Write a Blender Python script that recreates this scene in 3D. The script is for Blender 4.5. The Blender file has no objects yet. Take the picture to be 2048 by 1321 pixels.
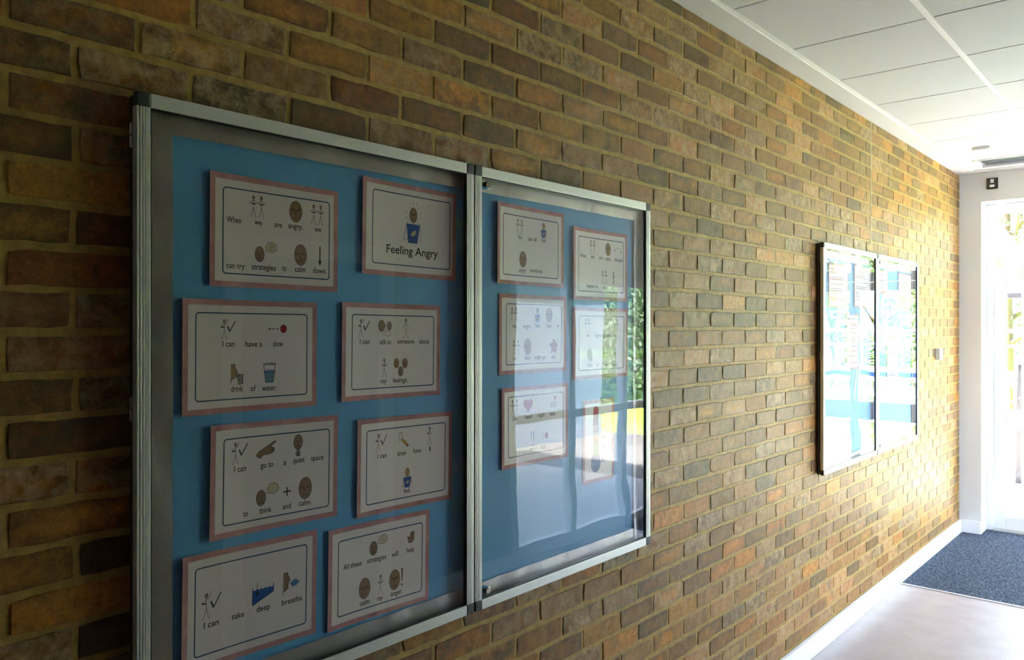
import bpy, bmesh, math, random
from mathutils import Vector, Matrix, noise
sc = bpy.context.scene
rnd = random.Random(7)
# ------------------------------------------------------------------ camera
F_PX, HZ = 1590.0, 653.0
YAW = math.atan((2411-1024)/F_PX)            # angle between lens axis and the brick wall
DW, ZC = 1.53, 1.69                          # lens to wall, lens height
CO, SI = math.cos(YAW), math.sin(YAW)
cam_d = bpy.data.cameras.new('camera'); cam = bpy.data.objects.new('camera', cam_d)
sc.collection.objects.link(cam); sc.camera = cam
cam_d.sensor_width = 36; cam_d.lens = F_PX/2048*36; cam_d.shift_y = -7.5/2048
cam_d.clip_start = .05; cam_d.clip_end = 200
cam.location = (0, -DW, ZC); cam.rotation_euler = (math.pi/2, 0, YAW-math.pi/2)
# ------------------------------------------------------------------ light and exposure
EXPOSURE = 3.1
sc.view_settings.view_transform = 'Standard'; sc.view_settings.look = 'None'
sc.view_settings.exposure = EXPOSURE; sc.view_settings.gamma = 1; sc.view_settings.use_curve_mapping = False
world = bpy.data.worlds.new('sky'); sc.world = world; world.use_nodes = True
wn = world.node_tree.nodes; wl = world.node_tree.links
sky = wn.new('ShaderNodeTexSky'); sky.sky_type = 'NISHITA'; sky.sun_disc = False
sky.sun_elevation = math.radians(52); sky.sun_rotation = math.radians(-13); sky.air_density = 1.2; sky.dust_density = 4; sky.ozone_density = 1.0
haze = wn.new('ShaderNodeMix'); haze.data_type = 'RGBA'; haze.inputs[0].default_value = .5; haze.inputs[7].default_value = (.92, .91, .92, 1)
wl.new(sky.outputs[0], haze.inputs[6]); wl.new(haze.outputs[2], wn['Background'].inputs[0]); wn['Background'].inputs[1].default_value = SKY_STRENGTH = 1.0
sd = bpy.data.lights.new('sun', 'SUN'); sun = bpy.data.objects.new('sun', sd); sc.collection.objects.link(sun)
sd.energy = 20; sd.angle = math.radians(1.0); sd.color = (1, .95, .87)
sun.rotation_euler = Vector((.18, -.80, -1.0)).to_track_quat('-Z', 'Y').to_euler()
pd = bpy.data.lights.new('door_portal', 'AREA'); portal = bpy.data.objects.new('door_portal', pd); sc.collection.objects.link(portal)
pd.shape = 'RECTANGLE'; pd.size = 2.0; pd.size_y = 2.7; pd.cycles.is_portal = True
portal.location = (7.75, -1.15, 1.35); portal.rotation_euler = (math.pi/2, 0, math.pi/2)
p2d = bpy.data.lights.new('window_portal', 'AREA'); portal2 = bpy.data.objects.new('window_portal', p2d); sc.collection.objects.link(portal2)
p2d.shape = 'RECTANGLE'; p2d.size = 3.1; p2d.size_y = 2.08; p2d.cycles.is_portal = True
portal2.location = (5.72, -2.42, 1.05); portal2.rotation_euler = (math.pi/2, 0, 0)
sc.cycles.max_bounces = 10; sc.cycles.diffuse_bounces = 6; sc.cycles.glossy_bounces = 4; sc.cycles.transparent_max_bounces = 16
sc.cycles.sample_clamp_indirect = 8; sc.cycles.use_denoising = True
sc.cycles.caustics_reflective = False; sc.cycles.caustics_refractive = False
# ------------------------------------------------------------------ helpers
COL = sc.collection
def obj(name, bm_or_me, mats=None, parent=None, kind=None, smooth=False):
    if isinstance(bm_or_me, bmesh.types.BMesh):
        me = bpy.data.meshes.new(name); bm_or_me.to_mesh(me); bm_or_me.free()
    else: me = bm_or_me
    if mats is not None and not me.materials:
        for m in (mats if isinstance(mats, (list, tuple)) else [mats]): me.materials.append(m)
    if smooth:
        for p in me.polygons: p.use_smooth = True
    o = bpy.data.objects.new(name, me); COL.objects.link(o)
    if parent: o.parent = parent
    if kind: o['kind'] = kind
    return o
def struct(name, bm, mats, parent=None): return obj(name, bm, mats, parent, None if parent else 'structure')
def thing(name, label, cat, loc=(0, 0, 0), rot=(0, 0, 0), group=None):
    o = bpy.data.objects.new(name, None); COL.objects.link(o); o.empty_display_size = .1
    o.location = loc; o.rotation_euler = rot; return tag(o, label, cat, group)
def tag(o, label, cat, group=None):
    o['label'] = label; o['category'] = cat
    if group: o['group'] = group
    return o
def box(bm, x0, x1, y0, y1, z0, z1, bev=0, mi=0):
    r = bmesh.ops.create_cube(bm, size=1)
    for v in r['verts']:
        v.co = Vector(((x0+x1)/2+v.co.x*(x1-x0), (y0+y1)/2+v.co.y*(y1-y0), (z0+z1)/2+v.co.z*(z1-z0)))
    fs = {f for v in r['verts'] for f in v.link_faces}
    for f in fs: f.material_index = mi
    if bev:
        es = list({e for v in r['verts'] for e in v.link_edges})
        g = bmesh.ops.bevel(bm, geom=es, offset=bev, segments=2, affect='EDGES', profile=.6)
        for f in g['faces']: f.material_index = mi
    return bm
def B(*a, **k): return box(bmesh.new(), *a, **k)
def cyl(bm, p, q, r, n=16, r2=None, mi=0):
    p, q = Vector(p), Vector(q); d = q-p
    g = bmesh.ops.create_cone(bm, cap_ends=True, segments=n, radius1=r, radius2=r if r2 is None else r2, depth=d.length,
        matrix=Matrix.Translation((p+q)/2) @ d.to_track_quat('Z', 'Y').to_matrix().to_4x4())
    for f in {f for v in g['verts'] for f in v.link_faces}: f.material_index = mi
    return bm
def mat(name, col=(.8, .8, .8), rough=.5, metal=0, spec=None, build=None):
    m = bpy.data.materials.new(name); m.use_nodes = True
    n = m.node_tree.nodes; l = m.node_tree.links; b = n['Principled BSDF']
    b.inputs['Base Color'].default_value = (*col, 1); b.inputs['Roughness'].default_value = rough; b.inputs['Metallic'].default_value = metal
    if spec is not None: b.inputs['Specular IOR Level'].default_value = spec
    if build: build(n, l, b)
    return m
def tex(n, l, kind, coord='Object', scale=1, mapping=None, **kw):
    t = n.new('ShaderNodeTex'+kind); c = n.new('ShaderNodeTexCoord' if coord != 'Pos' else 'ShaderNodeNewGeometry')
    src = c.outputs['Position' if coord == 'Pos' else coord]
    if mapping:
        mp = n.new('ShaderNodeMapping'); mp.inputs['Scale'].default_value = mapping; l.new(src, mp.inputs[0]); src = mp.outputs[0]
    l.new(src, t.inputs['Vector']); t.inputs['Scale'].default_value = scale
    for k, v in kw.items(): t.inputs[k].default_value = v
    return t
def ramp(n, l, src, stops):
    r = n.new('ShaderNodeValToRGB'); l.new(src, r.inputs[0]); e = r.color_ramp.elements
    while len(e) < len(stops): e.new(.5)
    for i, (p, c) in enumerate(stops):
        e[i].position = p; e[i].color = (*c, 1) if isinstance(c, tuple) else (c, c, c, 1)
    return r
def mixc(n, l, fac, a, b, mode='MIX'):
    m = n.new('ShaderNodeMix'); m.data_type = 'RGBA'; m.blend_type = mode
    for s, v in ((m.inputs[0], fac), (m.inputs[6], a), (m.inputs[7], b)):
        if hasattr(v, 'is_output'): l.new(v, s)
        elif isinstance(v, tuple): s.default_value = (*v, 1)
        else: s.default_value = v
    return m.outputs[2]
def bump(n, l, b, src, strength=.3, dist=.002, normal=None):
    k = n.new('ShaderNodeBump'); k.inputs['Strength'].default_value = strength; k.inputs['Distance'].default_value = dist
    l.new(src, k.inputs['Height'])
    if normal: l.new(normal, k.inputs['Normal'])
    l.new(k.outputs[0], b.inputs['Normal']); return k.outputs[0]
# ------------------------------------------------------------------ materials
def m_brick(n, l, b):
    at = n.new('ShaderNodeAttribute'); at.attribute_name = 'tone'
    a2 = n.new('ShaderNodeAttribute'); a2.attribute_name = 'mix'        # r = smoky, g = bloom, b = ochre
    sp = n.new('ShaderNodeSeparateColor'); l.new(a2.outputs['Color'], sp.inputs[0])
    big = tex(n, l, 'Noise', 'Pos', 13, Detail=4, Roughness=.6)
    mid = tex(n, l, 'Noise', 'Pos', 38, Detail=5, Roughness=.65)
    fin = tex(n, l, 'Noise', 'Pos', 320, Detail=3, Roughness=.7)
    var = ramp(n, l, mid.outputs[0], [(.3, .5), (.5, 1.0), (.7, 1.5)])
    c = mixc(n, l, 1.0, at.outputs['Color'], var.outputs[0], 'MULTIPLY')
    def patch(src, amt, lo, hi):
        r = ramp(n, l, src, [(lo, 0.0), (hi, 1.0)])
        m = n.new('ShaderNodeMath'); m.operation = 'MULTIPLY'; l.new(r.outputs[0], m.inputs[0]); l.new(amt, m.inputs[1]); return m.outputs[0]
    c = mixc(n, l, patch(big.outputs[0], sp.outputs[0], .44, .62), c, (.075, .075, .105))
    oc = tex(n, l, 'Noise', 'Pos', 30, Detail=4, Roughness=.6)
    c = mixc(n, l, patch(oc.outputs['Color'], sp.outputs[2], .45, .65), c, (.40, .24, .06))
    sk = ramp(n, l, fin.outputs[0], [(.28, .55), (.42, 1.0), (.66, 1.0), (.76, 1.7)])
    c = mixc(n, l, 1.0, c, sk.outputs[0], 'MULTIPLY')
    eg = tex(n, l, 'Noise', 'Pos', 28, Detail=5, Roughness=.7)
    e1 = n.new('ShaderNodeMath'); e1.operation = 'MULTIPLY_ADD'; e1.inputs[1].default_value = 1.5; l.new(eg.outputs[0], e1.inputs[0]); l.new(a2.outputs['Alpha'], e1.inputs[2])
    er = ramp(n, l, e1.outputs[0], [(1.0/2.0, 0.0), (1.0, 1.0)]); e2 = n.new('ShaderNodeMath'); e2.operation = 'MULTIPLY'; e2.inputs[1].default_value = .5; l.new(e1.outputs[0], e2.inputs[0]); l.new(e2.outputs[0], er.inputs[0])
    er.color_ramp.elements[0].position = .52; er.color_ramp.elements[1].position = .92
    em = n.new('ShaderNodeMath'); em.operation = 'MULTIPLY'; em.inputs[1].default_value = .8; l.new(er.outputs[0], em.inputs[0])
    c = mixc(n, l, em.outputs[0], c, (.05, .042, .038))
    bl = tex(n, l, 'Noise', 'Pos', 24, Detail=6, Roughness=.7, Distortion=.4)
    c = mixc(n, l, patch(bl.outputs[0], sp.outputs[1], .40, .66), c, (.52, .54, 1.0))
    s2 = tex(n, l, 'Noise', 'Pos', 120, Detail=4, Roughness=.75); sk2 = ramp(n, l, s2.outputs[0], [(.30, .45), (.42, .95), (.60, 1.0), (.70, 1.9)])
    c = mixc(n, l, 1.0, c, sk2.outputs[0], 'MULTIPLY')
    c = mixc(n, l, 1.0, c, (1.02, .66, .20), 'MULTIPLY')
    l.new(c, b.inputs['Base Color'])
    ad = n.new('ShaderNodeMath'); ad.operation = 'ADD'; l.new(mid.outputs[0], ad.inputs[0])
    s = n.new('ShaderNodeMath'); s.operation = 'MULTIPLY'; s.inputs[1].default_value = .35; l.new(fin.outputs[0], s.inputs[0]); l.new(s.outputs[0], ad.inputs[1])
    bump(n, l, b, ad.outputs[0], .55, .004)
M_BRICK = mat('weathered_stock_brick', rough=.5, spec=.36, build=m_brick)
def m_mortar(n, l, b):
    a = tex(n, l, 'Noise', 'Pos', 6, Detail=4); f = tex(n, l, 'Noise', 'Pos', 260, Detail=4, Roughness=.75); g = tex(n, l, 'Noise', 'Pos', 45, Detail=4)
    c = ramp(n, l, a.outputs[0], [(.3, (.38, .23, .048)), (.7, (.48, .30, .07))])
    k = ramp(n, l, g.outputs[0], [(.3, .72), (.65, 1.12)])
    l.new(mixc(n, l, 1.0, c.outputs[0], k.outputs[0], 'MULTIPLY'), b.inputs['Base Color'])
    m = n.new('ShaderNodeMath'); m.operation = 'ADD'; l.new(f.outputs[0], m.inputs[0]); l.new(g.outputs[0], m.inputs[1])
    bump(n, l, b, m.outputs[0], .6, .003)
M_MORTAR = mat('sand_mortar', rough=.5, spec=.36, build=m_mortar)
for m_ in (M_BRICK, M_MORTAR):                # tinted sheen stands in for stronger light on the wall's far end
    b_ = m_.node_tree.nodes['Principled BSDF']; b_.inputs['Sheen Weight'].default_value = .36; b_.inputs['Sheen Roughness'].default_value = .45; b_.inputs['Sheen Tint'].default_value = (1, .74, .34, 1)
M_MASTIC = mat('cream_mastic', (.5, .4, .22), .6)
def m_paint(col, sc_=180, st=.05):
    def f(n, l, b):
        t = tex(n, l, 'Noise', 'Pos', sc_, Detail=2); bump(n, l, b, t.outputs[0], st, .001)
        v = tex(n, l, 'Noise', 'Pos', 1.3, Detail=3)
        r = ramp(n, l, v.outputs[0], [(.3, tuple(c*.97 for c in col)), (.7, col)]); l.new(r.outputs[0], b.inputs['Base Color'])
    return f
M_WALL = mat('white_wall_paint', rough=.6, build=m_paint((.74, .75, .74)))
M_CEIL = mat('white_ceiling_paint', rough=.7, build=m_paint((.70, .69, .66)))
M_GLOSSW = mat('white_gloss_paint', (.82, .83, .84), .3)
def m_tile(n, l, b):
    t = tex(n, l, 'Voronoi', 'Pos', 420); u = tex(n, l, 'Noise', 'Pos', 700, Detail=3)
    r = ramp(n, l, u.outputs[0], [(.3, (.62, .62, .605)), (.6, (.71, .71, .695))]); l.new(r.outputs[0], b.inputs['Base Color'])
    bump(n, l, b, t.outputs['Distance'], .25, .001)
M_TILE = mat('mineral_ceiling_tile', rough=.85, spec=.2, build=m_tile)
M_GRID = mat('white_grid_metal', (.85, .85, .84), .35)
def m_floor(n, l, b):
    t = tex(n, l, 'Noise', 'Pos', 9, Detail=5); u = tex(n, l, 'Noise', 'Pos', 1, Detail=6, Roughness=.8, mapping=(60, 340, 1)); 
    r = ramp(n, l, t.outputs[0], [(.3, (.37, .315, .30)), (.7, (.44, .385, .37))])
    k = ramp(n, l, u.outputs[0], [(.3, .86), (.7, 1.08)])
    l.new(mixc(n, l, 1.0, r.outputs[0], k.outputs[0], 'MULTIPLY'), b.inputs['Base Color']); bump(n, l, b, u.outputs[0], .05, .001)
M_FLOOR = mat('pinkish_grey_vinyl', rough=.33, build=m_floor)
def m_mat(n, l, b):
    t = tex(n, l, 'Noise', 'Pos', 85, Detail=3, Roughness=.85); u = tex(n, l, 'Voronoi', 'Pos', 330)
    r = ramp(n, l, t.outputs[0], [(.38, (.020, .026, .036)), (.50, (.050, .068, .098)), (.62, (.18, .21, .26))])
    l.new(r.outputs[0], b.inputs['Base Color']); bump(n, l, b, u.outputs['Distance'], .9, .004)
M_MAT = mat('speckled_entrance_carpet', rough=.95, spec=.15, build=m_mat)
def m_alu(n, l, b):
    t = tex(n, l, 'Noise', 'Pos', 1, Detail=3, mapping=(90, 90, 900))
    r = ramp(n, l, t.outputs[0], [(.3, (.62, .62, .61)), (.7, (.74, .74, .73))]); l.new(r.outputs[0], b.inputs['Base Color'])
    r2 = ramp(n, l, t.outputs[0], [(.3, .34), (.7, .48)]); l.new(r2.outputs[0], b.inputs['Roughness'])
M_ALU = mat('satin_anodised_aluminium', metal=.45, build=m_alu)
M_CAP = mat('dark_grey_plastic', (.035, .037, .043), .45)
M_CASE = mat('dark_case_metal', (.05, .05, .045), .4, .4)
M_CHROME = mat('chrome', (.75, .75, .74), .12, 1)
M_BRASS = mat('dull_brass_hinge', (.42, .38, .26), .4, .9)
M_BLACK = mat('black_plastic', (.01, .011, .012), .35)
def m_glass(name, refl=1.0, wav=0, wsc=3, tint=(1, 1, 1)):
    m = bpy.data.materials.new(name); m.use_nodes = True; n = m.node_tree.nodes; l = m.node_tree.links; n.clear()
    o = n.new('ShaderNodeOutputMaterial'); mx = n.new('ShaderNodeMixShader'); t = n.new('ShaderNodeBsdfTransparent'); g = n.new('ShaderNodeBsdfGlossy')
    t.inputs[0].default_value = (*tint, 1); g.inputs['Roughness'].default_value = .0
    lw = n.new('ShaderNodeLayerWeight'); lw.inputs[0].default_value = .5
    p = n.new('ShaderNodeMath'); p.operation = 'POWER'; p.inputs[1].default_value = 5; l.new(lw.outputs['Facing'], p.inputs[0])
    a = n.new('ShaderNodeMath'); a.operation = 'MULTIPLY_ADD'; a.inputs[1].default_value = .93*refl; a.inputs[2].default_value = .042*refl; l.new(p.outputs[0], a.inputs[0])
    l.new(a.outputs[0], mx.inputs[0]); l.new(t.outputs[0], mx.inputs[1]); l.new(g.outputs[0], mx.inputs[2]); l.new(mx.outputs[0], o.inputs[0])
    if wav:
        w = tex(n, l, 'Noise', 'Pos', wsc, Detail=1); k = n.new('ShaderNodeBump'); k.inputs['Strength'].default_value = 1; k.inputs['Distance'].default_value = wav
        l.new(w.outputs[0], k.inputs['Height']); l.new(k.outputs[0], g.inputs['Normal'])
    return m
M_GLASS = m_glass('clear_door_glass'); M_ACRYL = m_glass('acrylic_sheet', .85, .0012, 3.2, (.99, .99, .99))
def m_blue(n, l, b):
    t = tex(n, l, 'Noise', 'Pos', 3, Detail=3); u = tex(n, l, 'Noise', 'Pos', 1, Detail=4, mapping=(70, 70, 420))
    r = ramp(n, l, t.outputs[0], [(.3, (.11, .40, .78)), (.7, (.13, .45, .84))]); l.new(r.outputs[0], b.inputs['Base Color']); bump(n, l, b, u.outputs[0], .12, .001)
M_BLUE = mat('sky_blue_backing_paper', rough=.6, build=m_blue)
def m_foil(n, l, b):
    t = tex(n, l, 'Noise', 'Pos', 30, Detail=4, Roughness=.6); bump(n, l, b, t.outputs[0], .5, .004)
M_FOIL = mat('crumpled_silver_paper', (.46, .45, .43), .34, .6, build=m_foil)
def m_pink(n, l, b):
    t = tex(n, l, 'Noise', 'Pos', 22, Detail=4, Roughness=.6)
    r = ramp(n, l, t.outputs[0], [(.3, (.48, .22, .23)), (.6, (.62, .32, .33)), (.8, (.70, .45, .45))]); l.new(r.outputs[0], b.inputs['Base Color'])
M_PINK = mat('pink_sugar_paper', rough=.75, build=m_pink)
def m_paper(n, l, b):
    t = tex(n, l, 'Noise', 'Pos', 40, Detail=3); bump(n, l, b, t.outputs[0], .06, .002)
M_PAPER = mat('white_laminated_paper', (.86, .76, .79), .42, build=m_paper)
INK = dict(k=(.012, .012, .014), navy=(.015, .075, .17), skin=(.34, .20, .12), skin2=(.40, .25, .12), grey=(.29, .255, .22), blue=(.02, .10, .40),
    red=(.45, .01, .02), heart=(.60, .03, .05), cream=(.66, .58, .40), white=(.86, .76, .79), orange=(.70, .28, .03), yellow=(.75, .55, .05), green=(.12, .38, .08),
    water=(.16, .28, .42), puff=(.12, .25, .50), tick=(.01, .015, .07), pale=(.45, .46, .48), navy2=(.03, .07, .2))
INKN = list(INK); M_INK = [mat('ink_'+k if len(k) > 1 else 'ink_black', INK[k], .55, spec=.2) for k in INKN]
# ------------------------------------------------------------------ brick wall
XE, H = 7.36, ZC+1.2437                       # pier face, ceiling height
HP, BED0 = .1103, ZC+.44                      # half stretcher pitch, height of a bed joint
JX = 5.07                                     # movement joint
PAL = [((.30, .19, .065), 5), ((.26, .16, .06), 5), ((.25, .135, .048), 5), ((.30, .17, .055), 5), ((.17, .085, .038), 5), ((.36, .205, .06), 4), ((.20, .115, .07), 3), ((.21, .155, .135), 3),
       ((.12, .085, .062), 3), ((.26, .13, .05), 2), ((.38, .25, .10), 6), ((.28, .215, .185), 2), ((.085, .07, .06), 2), ((.36, .19, .05), 1), ((.24, .17, .08), 3)]
PALW = [p for p, w in PAL for _ in range(w)]
def brick_geo(x0, x1, z0, z1, r):
    """one brick face with worn, uneven arrises: outline ring, bevel ring, shallow face grid"""
    nx = max(2, min(6, int((x1-x0)/.034))); nz = 2
    def jit(a): return r.uniform(-a, a)
    P, Fc, E = [], [], []
    py = jit(.0008); tx, tz = jit(.0008), jit(.0006)
    def fy(u, v): return py + tx*(u-.5) + tz*(v-.5)
    gi = {}
    cut = [r.uniform(.0, .0045) if r.random() < .35 else r.uniform(0, .0015) for _ in range(4)]
    for j in range(nz+1):
        for i in range(nx+1):
            u, v = i/nx, j/nz; x, z = x0+(x1-x0)*u, z0+(z1-z0)*v
            edge = i in (0, nx) or j in (0, nz)
            if edge:
                ins = .0022; ex = ins if i == 0 else -ins if i == nx else 0; ez = ins if j == 0 else -ins if j == nz else 0
                if (i in (0, nx)) and (j in (0, nz)):
                    c = cut[(i > 0)+2*(j > 0)]; ex += math.copysign(c, ex); ez += math.copysign(c, ez)
                x += ex+jit(.0022); z += ez+jit(.0020); y = fy(u, v)+jit(.0007)
            else: y = fy(u, v)+jit(.0012)
            gi[i, j] = len(P); P.append((x, y, z)); E.append(1.0 if edge else (.35 if i in (1, nx-1) else 0.0))
    for j in range(nz):
        for i in range(nx): Fc.append((gi[i, j], gi[i+1, j], gi[i+1, j+1], gi[i, j+1]))
    ring = [(i, 0) for i in range(nx)]+[(nx, j) for j in range(nz)]+[(i, nz) for i in range(nx, 0, -1)]+[(0, j) for j in range(nz, 0, -1)]
    a = [gi[k] for k in ring]; cx, cz = (x0+x1)/2, (z0+z1)/2
    def out(k, d, y):
        x, _, z = P[k]; b = len(P)
        P.append((x+math.copysign(d, x-cx) if abs(x-cx) > (x1-x0)/2-.012 else x, y, z+math.copysign(d, z-cz) if abs(z-cz) > (z1-z0)/2-.009 else z)); return b
    b1 = [out(k, .0016, .0016) for k in a]; b2 = []
    for k in b1:
        x, _, z = P[k]; P.append((x, .03, z)); b2.append(len(P)-1)
    n = len(a)
    for s, t in ((a, b1), (b1, b2)):
        for i in range(n): Fc.append((s[i], t[i], t[(i+1) % n], s[(i+1) % n]))
    ek = r.uniform(.15, 1.0); return P, Fc, [e*ek for e in E+[1.0]*(len(P)-len(E))]
def tone(r):
    c = list(r.choice(PALW)); k = r.uniform(.55, 1.5); c = [max(.01, v*k*r.uniform(.94, 1.06)) for v in c]
    m = [r.choice([0, 0, .2, .5, .85]), r.choice([0, 0, .1, .3, .55, .9]), r.choice([0, 0, .3, .6])]
    return (*c, 1), m
def brick_mesh(name, items):
    V, Fs, T, Mx = [], [], [], []
    for P, Fc, E, t, m in items:
        o = len(V); V += P; Fs += [tuple(i+o for i in f) for f in Fc]; T += [t]*len(P); Mx += [(*m, e) for e in E]
    me = bpy.data.meshes.new(name); me.from_pydata(V, [], Fs)
    for nm, dat in (('tone', T), ('mix', Mx)):
        a = me.color_attributes.new(nm, 'FLOAT_COLOR', 'POINT'); a.data.foreach_set('color', [c for q in dat for c in q])
    me.materials.append(M_BRICK)
    return me
wall = bmesh.new()
nx, nz = 560, 190; X0 = -.9
grid = [[None]*(nx+1) for _ in range(nz+1)]
for j in range(nz+1):
    for i in range(nx+1):
        x = X0+(XE+.2-X0)*i/nx; z = H*j/nz
        y = .0022+.0005*noise.noise(Vector((x*9, z*9, 0)))+.0006*noise.noise(Vector((x*45, z*45, 3)))
        grid[j][i] = wall.verts.new((x, y, z))
for j in range(nz):
    for i in range(nx): wall.faces.new((grid[j][i], grid[j][i+1], grid[j+1][i+1], grid[j+1][i]))
box(wall, X0, XE+.2, .012, .24, 0, H)
wall_left = struct('wall_left', wall, M_MORTAR)
bricks = []
k0 = -int(BED0/.075)-1
BD = [(.651, 2.457), (4.16, 5.94)]; BZ0, BZ1 = ZC-.775, ZC+.437
for k in range(k0, 14):
    z0 = BED0+.075*k; z1 = z0+.075; wz = rnd.uniform(-.0012, .0012)
    za, zb = max(z0+.0062+wz, .0), min(z1-.0062+wz, H)
    if zb-za < .012: continue
    par = k % 2
    ph = 1.552+(0 if par else HP)             # k odd courses carry the 1.552 joint
    i = int((X0-ph)/(2*HP))-1; heads = []
    while True:
        x = ph+2*HP*i; i += 1
        if x > XE+.03: break
        if x > X0: heads.append(x+rnd.uniform(-.0035, .0035))
    mj = z0 > BZ1+.02
    if mj: heads = [h for h in heads if abs(h-JX) > .06]+[JX]
    heads.sort()
    if mj and par == 0 and rnd.random() < .9: heads = sorted(heads+[JX-.105])
    heads = [X0]+heads+[XE+.01]
    for a, b in zip(heads, heads[1:]):
        if b-a < .03: continue
        ja = .011 if mj and abs(a-JX) < .001 else .005; jb = .011 if mj and abs(b-JX) < .001 else .005
        P, Fc, E = brick_geo(a+ja, b-jb, za, zb, rnd); t, m = tone(rnd)
        cx, cz = (a+b)/2, (za+zb)/2
        dep = cx*CO+DW*SI; rt = (cx*SI-DW*CO)/dep; px = 1024+F_PX*rt; py = HZ-F_PX*(cz-ZC)/dep if dep > .1 else -9999
        wpx = (b-a)*F_PX*DW/dep**2 if dep > .1 else 0
        vis = dep > .3 and -60 < px < 2048 and -40 < py < 1361
        for x0, x1 in BD:
            if x0 < cx < x1 and BZ0+.02 < cz < BZ1-.02: vis = False
        bricks.append((wpx*(zb-za)*F_PX/max(dep, .1) if vis else 0, (P, Fc, E, t, m)))
order = sorted(range(len(bricks)), key=lambda i: -bricks[i][0]); near = set(order[:300])
for i in order[:300]: obj('brick', brick_mesh('brick', [bricks[i][1]]), None, wall_left)
rest = obj('brick_field', brick_mesh('brick_field', [bricks[i][1] for i in range(len(bricks)) if i not in near]), None, wall_left); rest['kind'] = 'stuff'
obj('expansion_joint', B(JX-.008, JX+.008, -.0005, .012, BZ1+.04, H), M_MASTIC, wall_left)
# ------------------------------------------------------------------ floor, mat, skirting
YR = -2.16; XB = -3.2; XM = 5.61
bm = B(XB-.1, XM, YR-.2, .1, -.12, 0); struct('floor', bm, M_FLOOR)
bm = B(XM+.006, 7.64, YR-.2, -.001, -.12, .003); mt = struct('floor_entrance_mat', bm, M_MAT)
struct('trim_1', B(XM-.012, XM+.006, YR, -.026, -.02, .006, bev=.002), M_ALU)
def skirt(bm, pts, h=.105, t=.025):
    for (x0, y0, x1, y1) in pts: box(bm, x0, x1, y0, y1, 0, h, bev=.004)
    return bm
struct('baseboard_left', skirt(bmesh.new(), [(X0, -.025, XE, -.0025)]), M_GLOSSW)
struct('baseboard_far', skirt(bmesh.new(), [(XE-.022, -.16, XE, -.026)]), M_GLOSSW)
# ------------------------------------------------------------------ ceiling
ce = B(XB, XE+.2, YR-.2, .1, H+.06, H+.2); box(ce, XB, XE, -.108, .02, H, H+.07)     # slab and plasterboard margin
box(ce, XE-.14, XE, YR, -.108, H, H+.07)
ceiling = struct('ceiling', ce, M_CEIL)
struct('roof_shade_block', B(XB-.1, XE+.36, YR-.25, .26, H+.21, H+1.15), M_CEIL)  # unseen block added over the corridor, made tall to shade the side path
YM = -.108
bm = B(XB, XE-.14, YM-.024, YM+.002, H+.001, H+.004, mi=0); box(bm, XB, XE-.14, YM-.003, YM, H-.003, H+.03)
obj('perimeter_trim', bm, M_GRID, ceiling)
gx0 = 2.93
runs = [-.69-.6*i for i in range(0, 3)]
bm = bmesh.new()
for i, y in enumerate(runs):
    obj('main_runner', B(XB, XE-.14, y-.012, y+.012, H+.001, H+.035, bev=.001), M_GRID, ceiling)
xs = [gx0+.6*i for i in range(-10, 8)]
ys = [YM-.003]+runs+[YR]
VENT = (6.78, 7.12, -.205, -1.6)
for x in xs:
    if x > XE-.14: continue
    for a, b in zip(ys, ys[1:]):
        x1 = min(x+.6, XE-.142); ya, yb = a-(.013 if a in runs else .012), b+(.013 if b in runs else .004)
        if x > 6.4 and a < -.1 and a > -1.4:
            if a > -.2:   # tile cut round the air curtain
                obj('ceiling_tile', B(x+.0045, VENT[0]-.004, yb, ya, H+.0035, H+.02, bev=.0015), M_TILE, ceiling) if VENT[0]-x > .05 and x < 6.6 else None
                continue
            if x < 6.6: obj('ceiling_tile', B(x+.0045, VENT[0]-.004, yb, ya, H+.0035, H+.02, bev=.0015), M_TILE, ceiling)
            continue
        if x1-x < .05: continue
        obj('ceiling_tile', B(x+.0045, x1-.0045, yb, ya, H+.0035, H+.02, bev=.0015), M_TILE, ceiling)
bm = B(XB, VENT[0]-.01, YR, YM, H+.024, H+.05); obj('tile_backing', bm, mat('grey_void', (.30, .29, .27), .8), ceiling)
# filler around the recess
bm = B(VENT[0]-.004, XE-.14, VENT[2], YM, H+.0035, H+.02); box(bm, VENT[1], XE-.14, VENT[3], VENT[2], H+.0035, H+.05); obj('filler_strip', bm, M_TILE, ceiling)
# air curtain over the door
ac = thing('air_curtain', 'recessed air curtain with dark slot and grey louvred panel in ceiling above door', 'air curtain', (6.95, -.9, H))
bm = bmesh.new(); X_0, X_1, Y_0, Y_1 = VENT[0]-6.95, VENT[1]-6.95, VENT[3]+.9, VENT[2]+.9
for a in ((X_0, X_0+.012, Y_0, Y_1), (X_1-.012, X_1, Y_0, Y_1), (X_0+.012, X_1-.012, Y_1-.012, Y_1), (X_0+.012, X_1-.012, Y_0, Y_0+.012)): box(bm, *a, -.004, .055)
obj('frame', bm, M_GRID, ac)
obj('intake_slot', B(X_0+.012, X_0+.085, Y_0+.012, Y_1-.012, .045, .055), M_BLACK, ac)
M_LOUV = mat('grey_louvre_metal', (.33, .36, .39), .35, .5)
obj('panel', B(X_0+.085, X_1-.012, Y_0+.012, Y_1-.012, .022, .055), M_LOUV, ac)
for i in range(5): obj('louvre', B(X_0+.10+i*.045, X_0+.106+i*.045, Y_0+.014, Y_1-.04, .006, .022), M_LOUV, ac)
t = thing('ceiling_sensor', 'small square white motion sensor box under the ceiling near the door', 'sensor', (6.345, -.356, H))
obj('housing', B(-.055, .055, -.055, .055, -.018, .0035, bev=.003), mat('off_white_plastic', (.74, .73, .70), .5), t)
obj('lens', cyl(bmesh.new(), (0, 0, -.020), (0, 0, -.017), .018, 20), M_GRID, t)
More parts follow.
